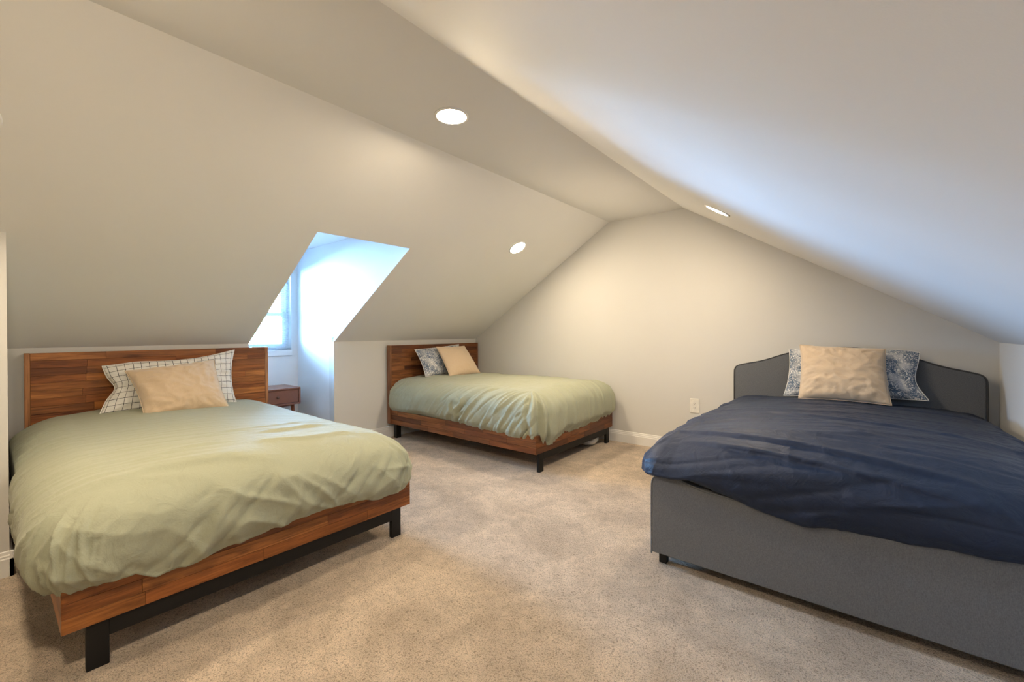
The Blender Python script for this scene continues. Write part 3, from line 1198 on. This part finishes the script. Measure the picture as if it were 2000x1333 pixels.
pillow('pillow', [(-.493, 4.33, 1.056), (.314, 4.33, 1.075), (.365, 4.19, .715), (-.515, 4.19, .675)], .07, M['floralr'],
       'blue floral pillow behind the beige one on the navy bed', seed=341, shape=shape_rb, pinch=.05, wr=1.3, piping=M['flange'])
pillow('throw_pillow', [(-.404, 4.215, 1.097), (.126, 4.215, 1.074), (.15, 3.97, .690), (-.39, 3.97, .690)], .095, M['blush'],
       'large beige throw pillow standing on the navy duvet', seed=351, wr=1.3, pinch=.05, back=.2)

# ------------------------------------------------------------------ nightstand in the dormer bay
ns = setp(empty('nightstand', (-5.10 + .03, 1.905, 0)), 'walnut nightstand with one drawer in the dormer bay under the window', 'nightstand')
hw = .235
x0, x1, z0, z1 = .0, .385, .458, .637
nb = MB()
nb.box((x0, -hw, z1 - .018), (x1, hw, z1), .002)
nb.box((x0, -hw, z0), (x1, hw, z0 + .018), .002)
nb.box((x0, -hw, z0 + .018), (x1, -hw + .018, z1 - .018))
nb.box((x0, hw - .018, z0 + .018), (x1, hw, z1 - .018))
nb.box((x0, -hw + .018, z0 + .018), (x0 + .01, hw - .018, z1 - .018))
nb.build('body', M['walnut'], ns)
dr = box('drawer', (x0 + .02, -hw + .021, z0 + .021), (x1 - .006, hw - .021, z1 - .021), M['walnut'], ns, .002)
kn = MB().lathe([(.004, 0), (.006, .008), (.012, .014), (.013, .020), (.008, .024)], 16)
ko = kn.build('knob', M['knob'], dr, True)
ko.rotation_euler = (0, math.pi / 2, 0)
ko.location = (x1 - .006, 0, (z0 + z1) / 2)
for sx, sy in ((0, -1), (0, 1), (1, -1), (1, 1)):
    px = x0 + .06 if sx == 0 else x1 - .06
    py = sy * (hw - .06)
    MB().tube([(px, py, z0), (px + (.03 if sx else -.03), py + sy * .025, 0)], [.019, .010], 14).build('leg', M['walnut'], ns, True)
box('stretcher', (x0 + .05, -hw + .05, z0 - .02), (x1 - .05, hw - .05, z0), M['walnut'], ns, .002)

# ------------------------------------------------------------------ blind in the dormer window
bl = setp(empty('window_blind', (DXW - .035, (WY0 + WY1) / 2, WZ0)), 'white slatted blind lowered in the dormer window', 'blind')
bw = (WY1 - WY0) / 2 - .006
box('headrail', (-.02, -bw, WZ1 - WZ0 - .035), (.02, bw, WZ1 - WZ0 - .002), M['slat'], bl, .002)
box('bottom_rail', (-.013, -bw, .012), (.013, bw, .026), M['slat'], bl, .002)
sm = None
nsl = 41
for i in range(nsl):
    z = .045 + i * (WZ1 - WZ0 - .035 - .06) / (nsl - 1)
    if sm is None:
        V, F = [], []
        for yy in (-bw, bw):
            for j in range(5):
                u = -1 + j * .5
                V.append((u * .0125, yy, .0016 * (1 - u * u)))
            for j in range(5):
                u = 1 - j * .5
                V.append((u * .0125, yy, .0016 * (1 - u * u) - .0009))
        for j in range(10):
            F.append((j, (j + 1) % 10, 10 + (j + 1) % 10, 10 + j))
        so = MB().add(V, F).build('slat', M['slat'], bl)
        sm = so.data
    else:
        so = bpy.data.objects.new('slat', sm)
        COL.objects.link(so)
        so.parent = bl
    so.location = (0, 0, z)
    so.rotation_euler = (0, math.radians(-8), 0)
for yy in (-bw * .72, bw * .72):
    MB().tube([(.0, yy, .02), (.0, yy, WZ1 - WZ0 - .03)], .0009, 5).build('cord', M['slat'], bl)

# ------------------------------------------------------------------ recessed lamps
def lamp(loc, normal, label):
    r = setp(empty('recessed_light', loc), label, 'ceiling light', 'recessed ceiling lights')
    r.rotation_euler = Vector(normal).to_track_quat('-Z', 'Y').to_euler()
    MB().lathe([(.080, .0), (.080, -.004), (.086, -.007), (.096, -.004), (.098, .0)], 48).build('trim_ring', M['vinyl'], r, True)
    MB().lathe([(.0785, -.002), (.0785, -.0045), (.05, -.0050), (.002, -.0050)], 48).build('diffuser', M['lamp'], r, True)
    return r


nl = Vector((SL, 0, -1)).normalized()
nr_ = Vector((-(ZC - ZK) / (XR - XC2), 0, -1)).normalized()
zr = lambda x: ZC - (x - XC2) * (ZC - ZK) / (XR - XC2)
lamp((-2.752, -.045, zs(-2.752)), nl, 'round recessed light cut by the left edge, on the sloped ceiling')
lamp((-2.765, 3.483, zs(-2.765)), nl, 'small round recessed light on the left slope above the far corner bed')
lamp((-1.808, 1.682, ZC), (0, 0, -1), 'round recessed light in the flat strip of the ceiling')
lamp((-.820, 3.361, zr(-.820)), nr_, 'recessed light seen edge-on in the right slope above the navy bed')
lamp((-.820, -.045, zr(-.820)), nr_, 'recessed light in the right slope behind the camera')

# ------------------------------------------------------------------ outlet on the gable wall
ol = setp(empty('wall_outlet', (-1.291, YG, .477)), 'white duplex outlet plate on the far wall beside the navy bed', 'outlet')
MB().box((-.044, -.006, -.070), (.044, 0, .070), .002).build('plate', M['plate'], ol)
for zz in (-.022, .022):
    rc = MB().prism([(.0165 * math.cos(a) , zz + max(-.0125, min(.0125, .0165 * math.sin(a)))) for a in [2 * math.pi * i / 24 for i in range(24)]], 1, -.0085, -.006).build('receptacle', M['plate'], ol)
    for xx in (-.006, .006):
        box('slot', (xx - .0011, -.0092, zz - .001), (xx + .0011, -.0085, zz + .0075), M['slot'], rc)
    box('slot', (-.002, -.0092, zz - .0085), (.002, -.0085, zz - .005), M['slot'], rc)
box('screw', (-.0025, -.0068, -.0025), (.0025, -.006, .0025), M['plate'], ol, .0004)


# ------------------------------------------------------------------ white things pushed under the far bed
def bundle(loc, sx, sy, sz, seed, label):
    nu, nv = 40, 20
    U, V_ = np.meshgrid(np.linspace(0, 2 * math.pi, nu, endpoint=False), np.linspace(0, 1, nv), indexing='ij')
    ph = V_ * math.pi
    r = 1 + .22 * ridge(np.cos(U) * 2 + 3, np.sin(U) * 2 + ph * 1.5, seed) + .08 * ridge(np.cos(U) * 5, np.sin(U) * 5 + ph * 3, seed + 1)
    x = r * np.sin(ph) * np.cos(U) * sx
    y = r * np.sin(ph) * np.sin(U) * sy
    z = np.maximum(sz * (1 - np.cos(ph) * r) * .5, 0)
    z = np.minimum(z, sz)
    V = np.stack([x, y, z], -1).reshape(-1, 3)
    idx = np.arange(nu * nv).reshape(nu, nv)
    F = []
    for i in range(nu):
        for j in range(nv - 1):
            i2 = (i + 1) % nu
            F.append((idx[i, j], idx[i2, j], idx[i2, j + 1], idx[i, j + 1]))
    o = mesh('cloth_bundle', V.tolist(), [tuple(int(k) for k in f) for f in F], M['sheet'], None, True)
    o.location = loc
    return setp(o, label, 'cloth', 'white bundles under the far bed')


bundle((-2.285, 4.09, 0), .075, .10, .10, 401, 'crumpled white cloth bundle on the carpet under the far corner bed')
bundle((-2.275, 4.225, 0), .030, .022, .085, 411, 'small white cloth scrap beside the far leg of the corner bed')

# ------------------------------------------------------------------ outside
struct(box('ground', (-40, -25, -4.3), (-6.5, 30, -4.2), M['bounce']))


def tree(loc, h, rad, seed, label):
    rnd = random.Random(seed)
    r = setp(empty('tree', loc), label, 'tree', 'trees outside the window')
    MB().tube([(0, 0, 0), (.05, .03, h * .35), (-.05, 0, h * .7), (0, .05, h * .95)], [.16, .12, .08, .03], 8).build('trunk', M['bark'], r, True)
    br = MB()
    ends = []
    for i in range(26):
        z = h * rnd.uniform(.45, .9)
        a = rnd.uniform(0, 6.283)
        l = rad * rnd.uniform(.5, 1)
        e = (math.cos(a) * l, math.sin(a) * l, z + l * rnd.uniform(.1, .6))
        br.tube([(0, 0, z), (e[0] * .5, e[1] * .5, z + (e[2] - z) * .35), e], [.035, .02, .008], 5)
        ends.append(e)
    br.build('branches', M['bark'], r, True)
    lv = MB()
    for i in range(1500):
        e = rnd.choice(ends)
        k_ = rnd.uniform(.35, 1.1)
        c = Vector((e[0] * k_ + rnd.gauss(0, .22), e[1] * k_ + rnd.gauss(0, .22), e[2] + rnd.gauss(0, .28)))
        d = Vector((rnd.gauss(0, 1), rnd.gauss(0, 1), rnd.gauss(0, .6))).normalized() * .11
        s_ = d.cross(Vector((rnd.gauss(0, 1), rnd.gauss(0, 1), rnd.gauss(0, 1)))).normalized() * .035
        lv.add([c - d, c + s_, c + d, c - s_], [(0, 1, 2, 3)])
    lf = mesh('foliage', lv.V, lv.F, M['leaf'], r)
    lf['kind'] = 'stuff'
    return r


tree((-10.5, 3.2, -4.2), 6.6, 1.5, 5, 'leafy green tree outside, glimpsed through the blind')
